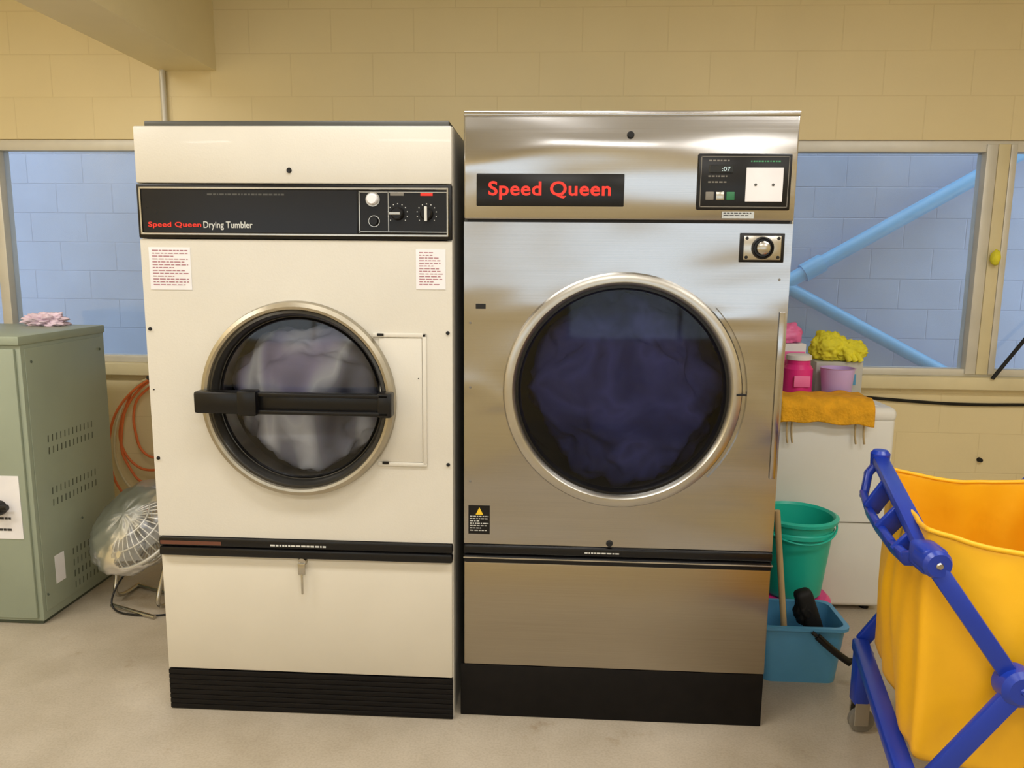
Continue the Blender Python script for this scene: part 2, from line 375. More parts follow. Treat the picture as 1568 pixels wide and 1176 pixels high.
# ------------------------------------------------------------------ ivory dryer (left)
def left_dryer():
    R=root("tumble_dryer",(-.49,.5,0)); y=-.03
    x0,x1=-.969,-.016
    shell("cabinet",(x0,y+.014,.0),(x1,1.08,1.873),.015,M_ivory,R)
    box("lid",(x0+.018,y+.03,1.873),(x1-.012,1.07,1.893),M_dgrey,R,.003)
    box("header_panel",(x0,y-.004,1.708),(x1,y+.014,1.873),M_ivory,R,.005)
    box("fascia_frame",(x0,y-.006,1.546),(x1,y+.014,1.706),M_black,R,.004)
    zt,zb=1.697,1.556
    for nm,a,b_ in (("trim_top",(x0+.012,zt-.006),(x1-.012,zt)),("trim_bottom",(x0+.012,zb),(x1-.012,zb+.006)),("trim_left",(x0+.010,zb),(x0+.015,zt)),("trim_right",(x1-.015,zb),(x1-.010,zt))):
        box(nm,(a[0],y-.012,a[1]),(b_[0],y-.005,b_[1]),M_silver,R,.001,1)
    box("fascia_display",(x0+.018,y-.009,zb+.008),(-.298,y-.005,zt-.008),mat("fascia_black",(24,23,24),.22,spec=.3),R)
    gm=M_silver
    for k,(a,b_,c,d) in enumerate(((-.292,-.289,zb+.01,zt-.01),(-.205,-.203,zb+.012,zt-.012),(-.028,-.026,zb+.012,zt-.012))):
        box("divider_%d"%k,(a,y-.010,c),(b_,y-.005,d),gm,R)
    for k,zz in enumerate((zb+.012,zt-.014)):
        box("divider_h%d"%k,(-.292,y-.010,zz),(-.026,y-.005,zz+.002),gm,R)
    box("control_plate",(-.287,y-.0085,zb+.014),(-.03,y-.005,zt-.014),M_black,R)
    def knob(nm,x,z,r,m_,d=.02): lathe(nm,(x,y-.008,z),[(0,-d),(r*.8,-d),(r,-d+.004),(r*1.1,0)],m_,R,n=40)
    knob("start_button",-.250,1.663,.016,M_white); lathe("start_bezel",(-.250,y-.008,1.663),[(.017,-.004),(.021,-.004),(.022,0)],M_silver,R,n=40)
    knob("key_switch",-.247,1.600,.014,M_black,.012); lathe("key_bezel",(-.247,y-.008,1.600),[(.015,-.003),(.017,-.003),(.018,0)],M_silver,R,n=40)
    knob("timer_knob",-.176,1.622,.018,M_black); box("timer_pointer",(-.20,y-.032,1.618),(-.165,y-.026,1.626),M_silver,R,.001,1)
    knob("heat_knob",-.090,1.622,.018,M_black); box("heat_pointer",(-.094,y-.032,1.60),(-.086,y-.026,1.642),M_inkw,R,.001,1)
    box("label_heat",(-.108,y-.010,1.674),(-.072,y-.008,1.682),M_red,R); box("label_timer",(-.198,y-.010,1.674),(-.158,y-.008,1.682),M_rubber,R)
    for cx in (-.176,-.09):
        for a in range(-130,131,26):
            an=math.radians(90+a); rr=.029
            box("tick",(cx+rr*math.cos(an)-.0014,y-.0095,1.622+rr*math.sin(an)-.0014),(cx+rr*math.cos(an)+.0014,y-.008,1.622+rr*math.sin(an)+.0014),M_inkw,R)
    text("brand_text","Speed Queen",-.935,-.772,1.575,1.594,y-.0095,M_red,R,.015)
    text("model_text","Drying Tumbler",-.765,-.615,1.571,1.596,y-.0095,M_inkw,R,.005)
    dashes("serial_text",-.75,-.49,1.672,1.678,1,y-.0095,M_dgrey,R,.8)
    cx,cz=-.492,1.058
    plate_hole("front_panel",x0,x1,.604,1.543,cx,cz,.262,y,y+.014,M_ivory,R)
    lathe("drum",(cx,y+.014,cz),[(.262,0),(.262,.1),(.33,.12),(.33,.6),(0,.6)],M_silver,R)
    blob("laundry",(cx+.0,y+.155,cz-.02),(.235,.105,.225),M_cl1,R,.2,1.6,3)
    lathe("door_ring",(cx,y,cz),[(.302,.0),(.305,-.012),(.300,-.030),(.288,-.036),(.280,-.034),(.276,-.026)],M_bronze,R)
    lathe("door_rim",(cx,y,cz),[(.276,-.028),(.268,-.030),(.262,-.022),(.257,.004),(.252,.006),(.252,.012)],M_ringd,R)
    lathe("door_gasket",(cx,y,cz),[(.254,.004),(.249,.0),(.246,.006)],M_black,R)
    lathe("door_glass",(cx,y,cz),[(.252,.006),(.15,.0),(0,-.004)],M_door_l,R)
    zc=1.055
    box("handle_grip",(-.796,y-.075,zc-.034),(-.615,y-.03,zc+.034),M_black,R,.008)
    box("handle_grip_step",(-.66,y-.082,zc-.038),(-.60,y-.035,zc+.040),M_black,R,.008)
    box("handle_bar",(-.61,y-.058,zc-.026),(-.20,y-.045,zc+.026),M_black,R,.003)
    box("handle_rib_top",(-.61,y-.07,zc+.020),(-.20,y-.045,zc+.034),M_black,R,.004)
    box("handle_rib_bottom",(-.61,y-.07,zc-.034),(-.20,y-.045,zc-.020),M_black,R,.004)
    box("handle_hinge",(-.235,y-.07,zc-.038),(-.192,y-.02,zc+.038),M_black,R,.006)
    box("handle_mount",(-.79,y-.04,zc-.028),(-.74,y-.01,zc+.028),M_black,R,.004)
    def pr(nm,a,b_): box(nm,(a[0],y-.006,a[1]),(b_[0],y+.001,b_[1]),M_ivory,R,.003)
    pr("hinge_top",(-.26,1.255),(-.095,1.268)); pr("hinge_side",(-.108,.858),(-.095,1.268)); pr("hinge_bottom",(-.25,.852),(-.095,.865))
    box("hinge_leaf",(-.24,y-.003,.866),(-.109,y+.001,1.254),M_ivory,R,.001)
    for k,(a,zz) in enumerate(((-.245,1.262),(-.235,.862))): box("latch_gap_%d"%k,(a,y-.008,zz-.003),(a+.02,y-.002,zz+.005),M_black,R)
    for nm,a in (("notice_sheet_large",(-.944,-.815,1.391,1.519)),("notice_sheet_small",(-.125,-.036,1.401,1.519))):
        box(nm,(a[0],y-.0015,a[2]),(a[1],y,a[3]),M_white,R)
        dashes(nm+"_text",a[0]+.01,a[1]-.008,a[2]+.008,a[3]-.008,13,y-.002,M_ink,R,.35,(.006,.02))
    def screw(x,z,r=.006): lathe("screw",(x,y,z),[(0,-.006),(r*.7,-.005),(r,0)],M_dark,R,n=16)
    for z_ in (1.27,.86): screw(-.955,z_); screw(-.03,z_)
    for p in ((-.955,1.08),(-.12,1.13)): screw(p[0],p[1],.002)
    lathe("lock",(-.5,y-.004,1.746),[(0,-.004),(.006,-.006),(.008,0)],M_dark,R,n=24)
    box("strip_back",(x0+.01,y,.540),(x1-.003,y+.014,.604),M_dark,R)
    box("strip_upper",(x0+.004,y-.012,.574),(x1,y+.01,.602),M_black,R,.005); box("strip_lower",(x0+.004,y-.016,.542),(x1,y+.01,.572),M_black,R,.007)
    box("strip_inlay",(x0+.01,y-.0135,.580),(-.76,y-.011,.592),mat("worn_inlay",(120,80,66),.4,.6),R)
    dashes("strip_text",-.60,-.40,.580,.588,1,y-.0128,M_inkw,R,.7)
    box("lint_panel",(x0+.004,y,.146),(x1-.003,y+.014,.540),M_ivory2,R,.003)
    lathe("lint_lock",(-.5,y,.532),[(0,-.012),(.012,-.012),(.016,0)],M_silver,R,n=24)
    box("key_bow",(-.512,y-.018,.49),(-.488,y-.012,.53),M_silver,R,.003); box("key_shaft",(-.503,y-.018,.425),(-.496,y-.012,.495),M_silver,R,.002)
    box("plinth",(x0+.006,y+.002,.0),(x1-.002,y+.014,.142),M_black,R)
    for k in range(8): box("plinth_rib_%d"%k,(x0+.004,y-.003,.003+k*.0174),(x1-.001,y+.006,.0198+k*.0174),M_blackm,R,.003)
left_dryer()

# ------------------------------------------------------------------ stainless dryer (right)
M_bronze_r=mat("steel_door_ring",(190,187,180),0.3,1.0,var=.06,scale=10)
def right_dryer():
    R=root("tumble_dryer",(.5,.5,0)); y=0.0
    x0,x1=.016,.985
    shell("cabinet",(x0,y+.016,.0),(x1,1.10,1.905),.015,M_dgrey,R)
    box("header_panel",(x0,y-.006,1.610),(x1,y+.016,1.915),M_steel,R,.006)
    box("header_lip",(x0,y-.010,1.905),(x1,.3,1.919),M_steel,R,.003)
    box("panel_gap",(x0+.01,y+.002,1.600),(x1-.01,y+.016,1.612),M_dark,R)
    cx,cz=.500,1.095
    plate_hole("front_panel",x0,x1,.596,1.602,cx,cz,.335,y,y+.016,M_steelb,R)
    lathe("drum",(cx,y+.016,cz),[(.335,0),(.335,.10),(.40,.12),(.40,.6),(0,.6)],M_dgrey,R)
    blob("laundry",(cx+.04,y+.205,cz-.015),(.27,.115,.285),M_cl2,R,.2,1.9,11,ridge=.7)
    lathe("door_ring",(cx,y,cz),[(.360,0),(.363,-.012),(.358,-.022),(.346,-.027),(.334,-.026),(.326,-.018),(.323,-.008)],M_bronze_r,R)
    lathe("door_gasket",(cx,y,cz),[(.324,-.010),(.316,-.010),(.311,.0),(.308,.012)],M_black,R)
    lathe("door_glass",(cx,y,cz),[(.314,.004),(.2,-.004),(0,-.008)],M_door_r,R)
    bm=bmesh.new()
    z0_,z1_=.832,1.356
    pts=[]; rr=.378
    a1=math.asin((z1_-cz)/rr); a0=math.asin((z0_-cz)/rr)
    for i in range(33):
        a=a0+(a1-a0)*i/32; pts.append((cx+rr*math.cos(a),cz+rr*math.sin(a)))
    f1=[];f2=[]
    for X,Z in pts:
        f1.append(bm.verts.new((X,y-.009,Z))); f2.append(bm.verts.new((.955,y-.009,Z)))
    for i in range(32): bm.faces.new((f1[i],f2[i],f2[i+1],f1[i+1]))
    ex=bmesh.ops.extrude_face_region(bm,geom=bm.faces[:])
    for v_ in [e for e in ex['geom'] if isinstance(e,bmesh.types.BMVert)]: v_.co.y=y
    bmesh.ops.recalc_face_normals(bm,faces=bm.faces)
    me=bpy.data.meshes.new("hinge_plate"); bm.to_mesh(me); bm.free(); fin(me,"hinge_plate",M_steelb,R)
    box("hinge_knuckle",(.960,y-.007,.832),(.978,y+.002,1.345),M_steelb,R,.002)
    box("door_catch",(.842,y-.03,1.093),(.872,y-.02,1.099),M_dark,R,.001)
    box("name_plate",(.054,y-.011,1.648),(.489,y-.005,1.742),M_black,R,.003)
    text("brand_text","Speed Queen",.09,.45,1.666,1.720,y-.0115,M_red,R,.021,.001)
    lathe("lock",(.503,y-.006,1.852),[(0,-.008),(.008,-.008),(.011,0)],M_dark,R,n=24)
    box("control_panel",(.700,y-.013,1.640),(.968,y-.005,1.800),M_black,R,.004)
    for nm,a in (("edge_t",(.708,.960,1.790,1.792)),("edge_b",(.708,.960,1.648,1.650)),("edge_l",(.708,.710,1.648,1.792)),("edge_r",(.958,.960,1.648,1.792))):
        box(nm,(a[0],y-.0138,a[2]),(a[1],y-.0128,a[3]),M_rubber,R)
    box("instruction_card",(.838,y-.0155,1.664),(.944,y-.013,1.760),M_white,R,.001,1)
    for zz,xx in ((1.712,.866),(1.712,.916)): lathe("card_dot",(xx,y-.0155,zz),[(0,-.001),(.004,-.001),(.004,0)],M_dgrey,R,n=16)
    box("display",(.732,y-.016,1.745),(.80,y-.013,1.768),mat("display_window",(30,34,38),.2),R,.001,1)
    text("display_digits",":07",.768,.792,1.750,1.762,y-.0163,mat("display_digits",(170,190,195),.4,emit=.25),R,.01,.0003)
    dashes("panel_text_a",.73,.83,1.772,1.782,1,y-.0137,M_rubber,R,.4,(.004,.01))
    dashes("panel_text_b",.73,.82,1.705,1.738,2,y-.0137,M_rubber,R,.25,(.004,.01))
    dashes("panel_text_c",.85,.95,1.770,1.780,1,y-.0137,mat("green_ink",(70,150,100),.5),R,.4,(.003,.007))
    for k in range(3):
        box("keypad_%d"%k,(.724+k*.03,y-.016,1.668),(.748+k*.03,y-.013,1.692),(M_rubber,M_silver,mat("green_key",(40,110,70),.5))[k],R,.002)
    box("asset_label",(.775,y-.008,1.617),(.868,y-.006,1.636),M_silver,R); dashes("asset_text",.78,.86,1.620,1.633,2,y-.0085,M_inkb,R,.4)
    box("coin_plate",(.833,y-.006,1.490),(.962,y,1.575),M_black,R,.002); box("coin_inner",(.843,y-.009,1.497),(.952,y-.005,1.568),M_silver,R,.002)
    lathe("coin_ring",(.898,y-.009,1.532),[(.033,0),(.032,-.006),(.028,-.007),(.025,-.003),(.0,-.003)],M_black,R,n=48)
    lathe("coin_knob",(.898,y-.009,1.532),[(.020,0),(.019,-.014),(.012,-.018),(0,-.018)],M_silver,R,n=48)
    for a,b_ in ((.852,1.505),(.944,1.505),(.852,1.560),(.944,1.560)): lathe("screw",(a,y-.009,b_),[(0,-.003),(.004,-.002),(.005,0)],M_dark,R,n=16)
    box("door_switch",(.052,y-.003,1.343),(.082,y,1.358),M_dark,R)
    box("warning_sticker",(.030,y-.0015,.628),(.098,y,.722),M_black,R)
    tri=bmesh.new(); vs=[tri.verts.new(p) for p in ((.053,y-.002,.692),(.077,y-.002,.692),(.065,y-.002,.716))]; tri.faces.new(vs)
    me=bpy.data.meshes.new("warning_triangle"); tri.to_mesh(me); tri.free(); fin(me,"warning_triangle",mat("warning_yellow",(240,200,40),.5),R)
    dashes("warning_text",.035,.094,.634,.688,7,y-.002,M_inkw,R,.4,(.004,.012))
    for p in ((.035,1.10),(.035,.80),(.035,1.30),(.955,1.44)): lathe("screw",(p[0],y,p[1]),[(0,-.003),(.003,-.003),(.004,0)],M_rubber,R,n=16)
    lathe("panel_lock",(.478,y,.608),[(0,-.01),(.008,-.01),(.011,0)],M_dark,R,n=24)
    box("strip_back",(x0,y+.002,.535),(x1,y+.016,.597),M_dark,R)
    box("strip_upper",(x0,y-.012,.566),(x1,y+.01,.594),M_black,R,.006); box("strip_lower",(x0,y-.016,.536),(x1,y+.01,.563),M_black,R,.008)
    box("strip_chrome",(x0,y-.0175,.553),(x1,y-.012,.557),M_silver,R)
    dashes("strip_text",.40,.58,.574,.581,1,y-.0128,M_inkw,R,.6)
    box("lint_panel",(x0,y,.182),(x1,y+.016,.535),M_steelw,R,.004)
    box("plinth",(x0-.012,y+.001,0),(x1-.001,y+.016,.180),M_blackm,R,.003)
right_dryer()

# ------------------------------------------------------------------ green cabinet (left)
G=root("green_metal_cabinet",(-2.1,.8,0)); gx0,gx1,gy0,gy1,gh=-2.46,-1.77,.50,1.07,1.185
box("carcass",(gx0,gy0+.012,.015),(gx1-.0,gy1,gh-.03),M_green,G,.004)
box("top_cap",(gx0-.004,gy0-.004,gh-.035),(gx1+.006,gy1+.004,gh),M_green,G,.006)
box("front_door",(gx0+.004,gy0,.03),(gx1-.02,gy0+.014,gh-.05),M_green,G,.004)
box("side_skin",(gx1,gy0+.03,.05),(gx1+.004,gy1-.03,gh-.05),M_green,G,.002)
box("foot_skirt",(gx0+.01,gy0+.02,0),(gx1-.01,gy1-.02,.03),M_greend,G)
bm=bmesh.new()
def slot(y_,z_,h=.028,w=.006,t=.3):
    vs=[bm.verts.new(p) for p in ((gx1+.0046,y_,z_),(gx1+.0046,y_+w,z_),(gx1+.0046,y_+w+t*h*.3,z_+h),(gx1+.0046,y_+t*h*.3,z_+h))]; bm.faces.new(vs)
for zz in (.74,.69,.52,.47):
    for k in range(12): slot(.62+k*.027,zz)
for zz in (.22,.17,.12,.07):
    for k in range(8): slot(.72+k*.027,zz)
me=bpy.data.meshes.new("louvre_slots"); bm.to_mesh(me); bm.free(); fin(me,"louvre_slots",M_greend,G)
for yy,zz in ((.56,1.08),(1.02,1.08),(.54,.12),(1.02,.12),(.8,.36)): lathe("rivet",(gx1+.006,yy,zz),[(0,-.004),(.006,0),(0,.004)],M_greend,G,n=12)
box("control_sticker",(-2.15,gy0-.003,.37),(-1.815,gy0,.63),M_white,G); dashes("sticker_text",-2.12,-1.83,.39,.46,3,gy0-.004,M_inkb,G,.4,(.01,.03))
lathe("valve_knob",(-1.90,gy0-.003,.50),[(0,-.045),(.022,-.045),(.028,-.035),(.03,0)],M_black,G,n=32)
tube("valve_stem",[(-2.02,gy0-.03,.53),(-1.90,gy0-.035,.50),(-1.85,gy0-.03,.51)],.012,M_black,G)
box("rating_plate",(-2.05,gy0-.003,1.08),(-1.93,gy0,1.13),M_dgrey,G,.001,1)
box("side_tag",(gx1+.004,.60,.14),(gx1+.006,.66,.26),M_white,G); 
blob("folded_rags",(-1.99,1.0,1.203),(.075,.045,.030),mat("pink_white_rag",(232,208,222),.9,var=.25,scale=14),None,.6,2.6,5,flat=-.017)

# fan
M_wrap=pane_mat("plastic_film",(.93,.92,.90,1),.06,.3,.07,(.62,.60,.56,1))
def fan():
    R=root("floor_fan",(-1.45,.72,0)); c=Vector((-1.47,.74,.35)); ax=Vector((-.25,-.62,.72)).normalized()
    u=ax.cross(Vector((0,0,1))).normalized(); w=u.cross(ax)
    wire=mat("fan_wire",(205,205,200),.35,.5)
    for k in range(40):
        a=2*math.pi*k/40; d=u*math.cos(a)+w*math.sin(a)
        pts=[c+ax*.085+d*.03,c+ax*.08+d*.11,c+ax*.05+d*.18,c+d*.205,c-ax*.05+d*.18,c-ax*.075+d*.10,c-ax*.08+d*.03]
        tube("cage_wire_%d"%k,pts,.003,wire,R,res=2)
    for r_,h in ((.205,0),(.16,.062),(.1,.08),(.16,-.062)):
        pts=[c+ax*h+(u*math.cos(2*math.pi*k/24)+w*math.sin(2*math.pi*k/24))*r_ for k in range(24)]
        tube("cage_ring",pts,.004 if r_<.2 else .009,wire,R,cyclic=True,res=3)
    tube("badge",[c+ax*.082,c+ax*.092],.034,M_silver,R,smooth=False)
    bm=bmesh.new()
    for k in range(4):
        a0=2*math.pi*k/4; vs=[]
        for i in range(7):
            t=i/6; vs.append([c+(u*math.cos(a0+s*.45*(0.5+t))+w*math.sin(a0+s*.45*(.5+t)))*(.03+.14*t)+ax*(s*.02) for s in (-1,0,1)])
        V=[[bm.verts.new(p) for p in row] for row in vs]
        for i in range(6):
            for j in range(2): bm.faces.new((V[i][j],V[i+1][j],V[i+1][j+1],V[i][j+1]))
    me=bpy.data.meshes.new("blades"); bm.to_mesh(me); bm.free(); fin(me,"blades",mat("fan_blades",(150,148,142),.4),R)
    tube("motor",[c-ax*.10,c+ax*.03],.045,M_dgrey,R,smooth=False)
    bm=bmesh.new(); bmesh.ops.create_uvsphere(bm,u_segments=64,v_segments=32,radius=1)
    for v_ in bm.verts:
        n_=v_.co.normalized(); k=1+.06*noise.fractal(n_*4.5,.8,2.1,4)
        v_.co=c+u*(n_.x*.222*k)+w*(n_.y*.222*k)+ax*(n_.z*.11*k)
    me=bpy.data.meshes.new("plastic_wrap"); bm.to_mesh(me); bm.free()
    fin(me,"plastic_wrap",M_wrap,R,180)
    for s in (-1,1):
        o=u*(.13*s)
        b0=Vector((c.x+o.x,c.y+o.y,0))
        tube("stand_leg",[c+u*(.2*s),Vector((c.x+o.x,c.y+o.y-.02,.16)),Vector((b0.x,b0.y-.10,.009)),Vector((b0.x,b0.y+.12,.009))],.009,M_silver,R)
    tube("stand_cross",[Vector((c.x-u.x*.13,c.y-u.y*.13-.1,.009)),Vector((c.x+u.x*.13,c.y+u.y*.13-.1,.009))],.009,M_silver,R,smooth=False)
    tube("stand_cross_rear",[Vector((c.x-u.x*.13,c.y-u.y*.13+.11,.009)),Vector((c.x+u.x*.13,c.y+u.y*.13+.11,.009))],.009,M_silver,R,smooth=False)
    tube("power_cord",[c-ax*.1,(-1.5,.82,.2),(-1.56,.70,.12),(-1.58,.64,.01),(-1.42,.60,.006),(-1.25,.64,.006),(-1.2,.8,.006)],.004,M_black,R)
fan()

# orange cords
O=root("extension_cord_coil",(-1.8,1.44,.9))
for k in range(5):
    cx_=-1.74+random.uniform(-.03,.03); w_=.16+.035*k*random.uniform(.5,1); h_=.22+.035*k
    pts=[]
    for i in range(16):
        a=2*math.pi*i/16+math.pi/2
        pts.append((cx_+w_*math.cos(a)+random.uniform(-.014,.014)+.05*math.sin(a),1.455-k*.008,.90-h_+h_*math.sin(a)+random.uniform(-.01,.01)))
    tube("cord_loop_%d"%k,pts,.0065,M_orange if k!=3 else M_frame_w,O,cyclic=True)
lathe("cord_hook",(-1.74,1.44,.895),[(0,-.06),(.012,-.06),(.012,.06)],M_dgrey,O,n=16)

# ------------------------------------------------------------------ washer and things
W=root("washing_machine",(1.42,1.17,0)); wx0,wx1,wy0,wy1=1.12,1.725,.89,1.44
box("cabinet",(wx0,wy0,.02),(wx1,wy1,.86),M_wenamel,W,.022,4)
box("top_deck",(wx0-.004,wy0-.006,.835),(wx1+.004,wy1,.901),M_wenamel,W,.028,5)
box("lid",(wx0+.06,wy0+.04,.895),(wx1-.06,wy1-.04,.905),M_wenamel,W,.005)
box("front_seam",(wx0+.01,wy0-.002,.40),(wx1-.01,wy0+.004,.404),M_rubber,W)
for a in (wx0+.05,wx1-.05):
    for b_ in (wy0+.05,wy1-.05): lathe("foot",(a,b_,0),[(.02,0),(.02,.025),(0,.025)],M_black,W,axis='Z',n=20)
zt=.906
T=root("orange_towel",(1.43,.95,zt))
def drape():
    bm=bmesh.new(); nx,ny=40,30; V=[]
    for j in range(ny):
        row=[]
        for i in range(nx):
            x=1.235+.38*i/(nx-1); s=j/(ny-1)*.30
            wv=.006*noise.noise(Vector((x*14,s*9,0)))+.006
            sag=.014*noise.noise(Vector((x*9,3,1)))
            if s<.15: y_=1.03-s; z_=zt+.010+wv*2.2
            else:
                t=s-.15; y_=.88-.008-min(t,.03)*.3-wv; z_=zt+.014-t*(.55+sag*12)
            row.append(bm.verts.new((x,y_,z_)))
        V.append(row)
    for j in range(ny-1):
        for i in range(nx-1): bm.faces.new((V[j][i],V[j][i+1],V[j+1][i+1],V[j+1][i]))
    me=bpy.data.meshes.new("cloth"); bm.to_mesh(me); bm.free(); o=fin(me,"cloth",M_towel,T,180)
    md=o.modifiers.new("s","SOLIDIFY"); md.thickness=.014
    for x in (1.27,1.29,1.55,1.585): tube("tie_string",[(x,.868,.84),(x-.004,.864,.79),(x+.006,.866,.75)],.004,M_wood,T)
drape()
J=root("pink_storage_jar",(1.375,1.14,zt))
lathe("jar",(1.38,1.12,zt),[(0,0),(.055,0),(.062,.01),(.062,.125),(.05,.145),(.05,.165)],M_pink,J,axis='Z',n=40)
lathe("jar_lid",(1.38,1.12,zt+.165),[(.054,0),(.054,.02),(.045,.024),(0,.024)],M_white,J,axis='Z',n=40)
box("jar_label",(1.345,1.053,zt+.05),(1.415,1.060,zt+.10),M_pink2,J,.002)
D=root("detergent_box",(1.38,1.26,zt))
box("box_body",(1.31,1.215,zt),(1.44,1.30,zt+.225),M_white,D,.004)
box("label",(1.315,1.212,zt+.03),(1.435,1.2149,zt+.19),M_pink2,D)
blob("pink_cleaning_cloth",(1.370,1.26,zt+.265),(.055,.036,.048),M_pink2,None,.3,2,2,sub=4,flat=-.038)
B=root("blue_spray_bottle",(1.265,1.2,zt))
lathe("bottle",(1.262,1.2,zt),[(0,0),(.03,0),(.033,.01),(.033,.12),(.014,.17),(.014,.19)],M_navy,B,axis='Z',n=32)
box("trigger_head",(1.240,1.165,zt+.19),(1.282,1.215,zt+.225),M_pink2,B,.006)
K=root("lilac_plastic_cup",(1.55,1.10,zt))
lathe("cup",(1.550,1.115,zt),[(0,0),(.056,0),(.060,.008),(.072,.128),(.076,.132),(.070,.132),(.056,.012),(0,.01)],M_lilac,K,axis='Z',n=48)
SC=root("soap_carton",(1.62,1.26,zt))
box("carton",(1.49,1.215,zt),(1.70,1.31,zt+.145),mat("carton_grey",(190,188,180),.6),SC,.004)
box("carton_label",(1.56,1.212,zt+.04),(1.67,1.2149,zt+.09),M_lblue,SC)
Y=root("yellow_rubber_gloves",(1.57,1.25,zt+.15))
blob("cuff",(1.555,1.265,zt+.206),(.075,.045,.062),M_lime,Y,.3,2.2,4,flat=-.058,ridge=.6)
blob("palm",(1.645,1.26,zt+.19),(.068,.042,.045),M_lime,Y,.3,2.2,9,flat=-.042,ridge=.6)
for k in range(3): tube("finger_%d"%k,[(1.615+k*.026,1.24,zt+.19),(1.625+k*.026,1.205,zt+.172-k*.004),(1.632+k*.026,1.202,zt+.150)],.012,M_lime,Y)

# buckets
def frustum(name,c,w0,d0,w1,d1,h,t,material,parent,n=10,rad=.04):
    def ring(w,d,z,r):
        pts=[]
        for (sx,sy,a0) in ((1,1,0),(-1,1,90),(-1,-1,180),(1,-1,270)):
            for i in range(n):
                a=math.radians(a0+90*i/(n-1)); pts.append((c[0]+sx*(w/2-r)+r*math.cos(a),c[1]+sy*(d/2-r)+r*math.sin(a),z))
        return pts
    bm=bmesh.new()
    R_=[ring(w0,d0,c[2],rad),ring(w1,d1,c[2]+h,rad),ring(w1+.02,d1+.02,c[2]+h,rad),ring(w1+.02,d1+.02,c[2]+h+.012,rad),ring(w1-t*2,d1-t*2,c[2]+h+.012,rad),ring(w0-t*2,d0-t*2,c[2]+t,rad)]
    V=[[bm.verts.new(p) for p in q] for q in R_]
    for A,B_ in zip(V,V[1:]):
        m_=len(A)
        for i in range(m_): bm.faces.new((A[i],A[(i+1)%m_],B_[(i+1)%m_],B_[i]))
    bm.faces.new(V[0]); bm.faces.new(V[-1]); bmesh.ops.recalc_face_normals(bm,faces=bm.faces)
    me=bpy.data.meshes.new(name); bm.to_mesh(me); bm.free(); return fin(me,name,material,parent)
Q=root("blue_mop_bucket",(1.19,.39,0))
frustum("bucket",(1.195,.385,0),.27,.20,.31,.225,.205,.006,M_lblue,Q)
tube("handle_arm",[(1.22,.262,.205),(1.27,.235,.165),(1.34,.23,.115),(1.395,.245,.125),(1.40,.27,.17)],.007,M_black,Q)
tube("handle_grip",[(1.235,.25,.195),(1.285,.232,.15),(1.345,.228,.112)],.013,M_black,Q)
box("brush_block",(1.235,.37,.03),(1.30,.43,.31),M_dark,Q,.02,3,rot=Matrix.Rotation(math.radians(-20),3,'Y'))
blob("brush_bristles",(1.235,.40,.225),(.035,.03,.055),M_dark,Q,.25,3,6,sub=4)
mp_=root("mop",(1.15,.38,.02))
tube("mop_handle",[(1.165,.355,.05),(1.095,.345,.62)],.011,M_wood,mp_,smooth=False)
box("mop_head",(1.11,.32,.01),(1.19,.40,.06),M_rubber,mp_,.015,3)
lathe("pink_wash_basin",(1.275,.69,0),[(.165,0),(.180,0),(.180,.012),(.172,.016),(.152,.155),(.135,.172),(0,.172)],M_pink,None,axis='Z',n=64)
S=root("teal_bucket",(1.27,.70,.173))
lathe("pail",(1.275,.69,.173),[(0,0),(.104,0),(.112,.01),(.146,.309),(.160,.314),(.162,.326),(.148,.332),(.140,.322),(.108,.012),(0,.01)],M_teal,S,axis='Z',n=64)
lathe("rim_band",(1.275,.69,.10),[(.143,.33),(.150,.335),(.150,.35),(.145,.355)],M_teal,S,axis='Z',n=64)
tube("bail",[(1.275+.155*math.cos(math.radians(a)),.69-.16*math.sin(math.radians(a)),.485-.06*math.sin(math.radians(a))) for a in range(0,181,15)],.004,M_teal,S)

# ------------------------------------------------------------------ laundry cart
Cc=root("laundry_cart",(1.42,-.35,0))
BL=Vector((1.29,0,.90)); FL=Vector((1.135,-.66,.84)); d2=Vector((.975,-.22,0)); WD=.46
BR=BL+d2*WD; FR=FL+d2*WD
zr=.285
bl=Vector((1.29,0,zr)); fl=Vector((1.135,-.66,zr)); brr=bl+d2*WD; frr=fl+d2*WD
n1=Vector((0,0,1)); fn=Vector((.22,.975,0))
beam("top_rail_left",BL,FL,.045,.03,n1,M_cartblue,Cc,.008)
beam("top_rail_right",BR,FR,.045,.03,n1,M_cartblue,Cc,.008)
beam("base_rail_left",bl+Vector((0,.03,0)),fl,.05,.04,n1,M_cartblue,Cc,.008)
beam("base_rail_right",brr+Vector((0,.03,0)),frr,.05,.04,n1,M_cartblue,Cc,.008)
hp=[BL+Vector((0,0,.0)),Vector((1.255,-.01,.86)),Vector((1.235,-.04,.80)),Vector((1.205,-.16,.785)),Vector((1.165,-.32,.795)),Vector((1.135,-.48,.80)),Vector((1.12,-.58,.81)),FL]
for i,(a,b_) in enumerate(zip(hp,hp[1:])):
    e=(b_-a).normalized()*.010; beam("push_handle_%d"%i,a-e,b_+e,.036,.022,(1,0,.3),M_cartblue,Cc,.008)
for k,(yy,xb,xh) in enumerate(((-.17,1.250,1.202),(-.36,1.205,1.155),(-.52,1.168,1.128))): beam("handle_web_%d"%k,(xb,yy,.885-.09*abs(yy)),(xh,yy,.795),.05,.016,(0,1,0),M_cartblue,Cc)
lathe("corner_knob",BL+Vector((0,0,-.03)),[(0,0),(.026,0),(.028,.05),(.02,.06),(0,.06)],M_cartblue,Cc,axis='Z',n=32)
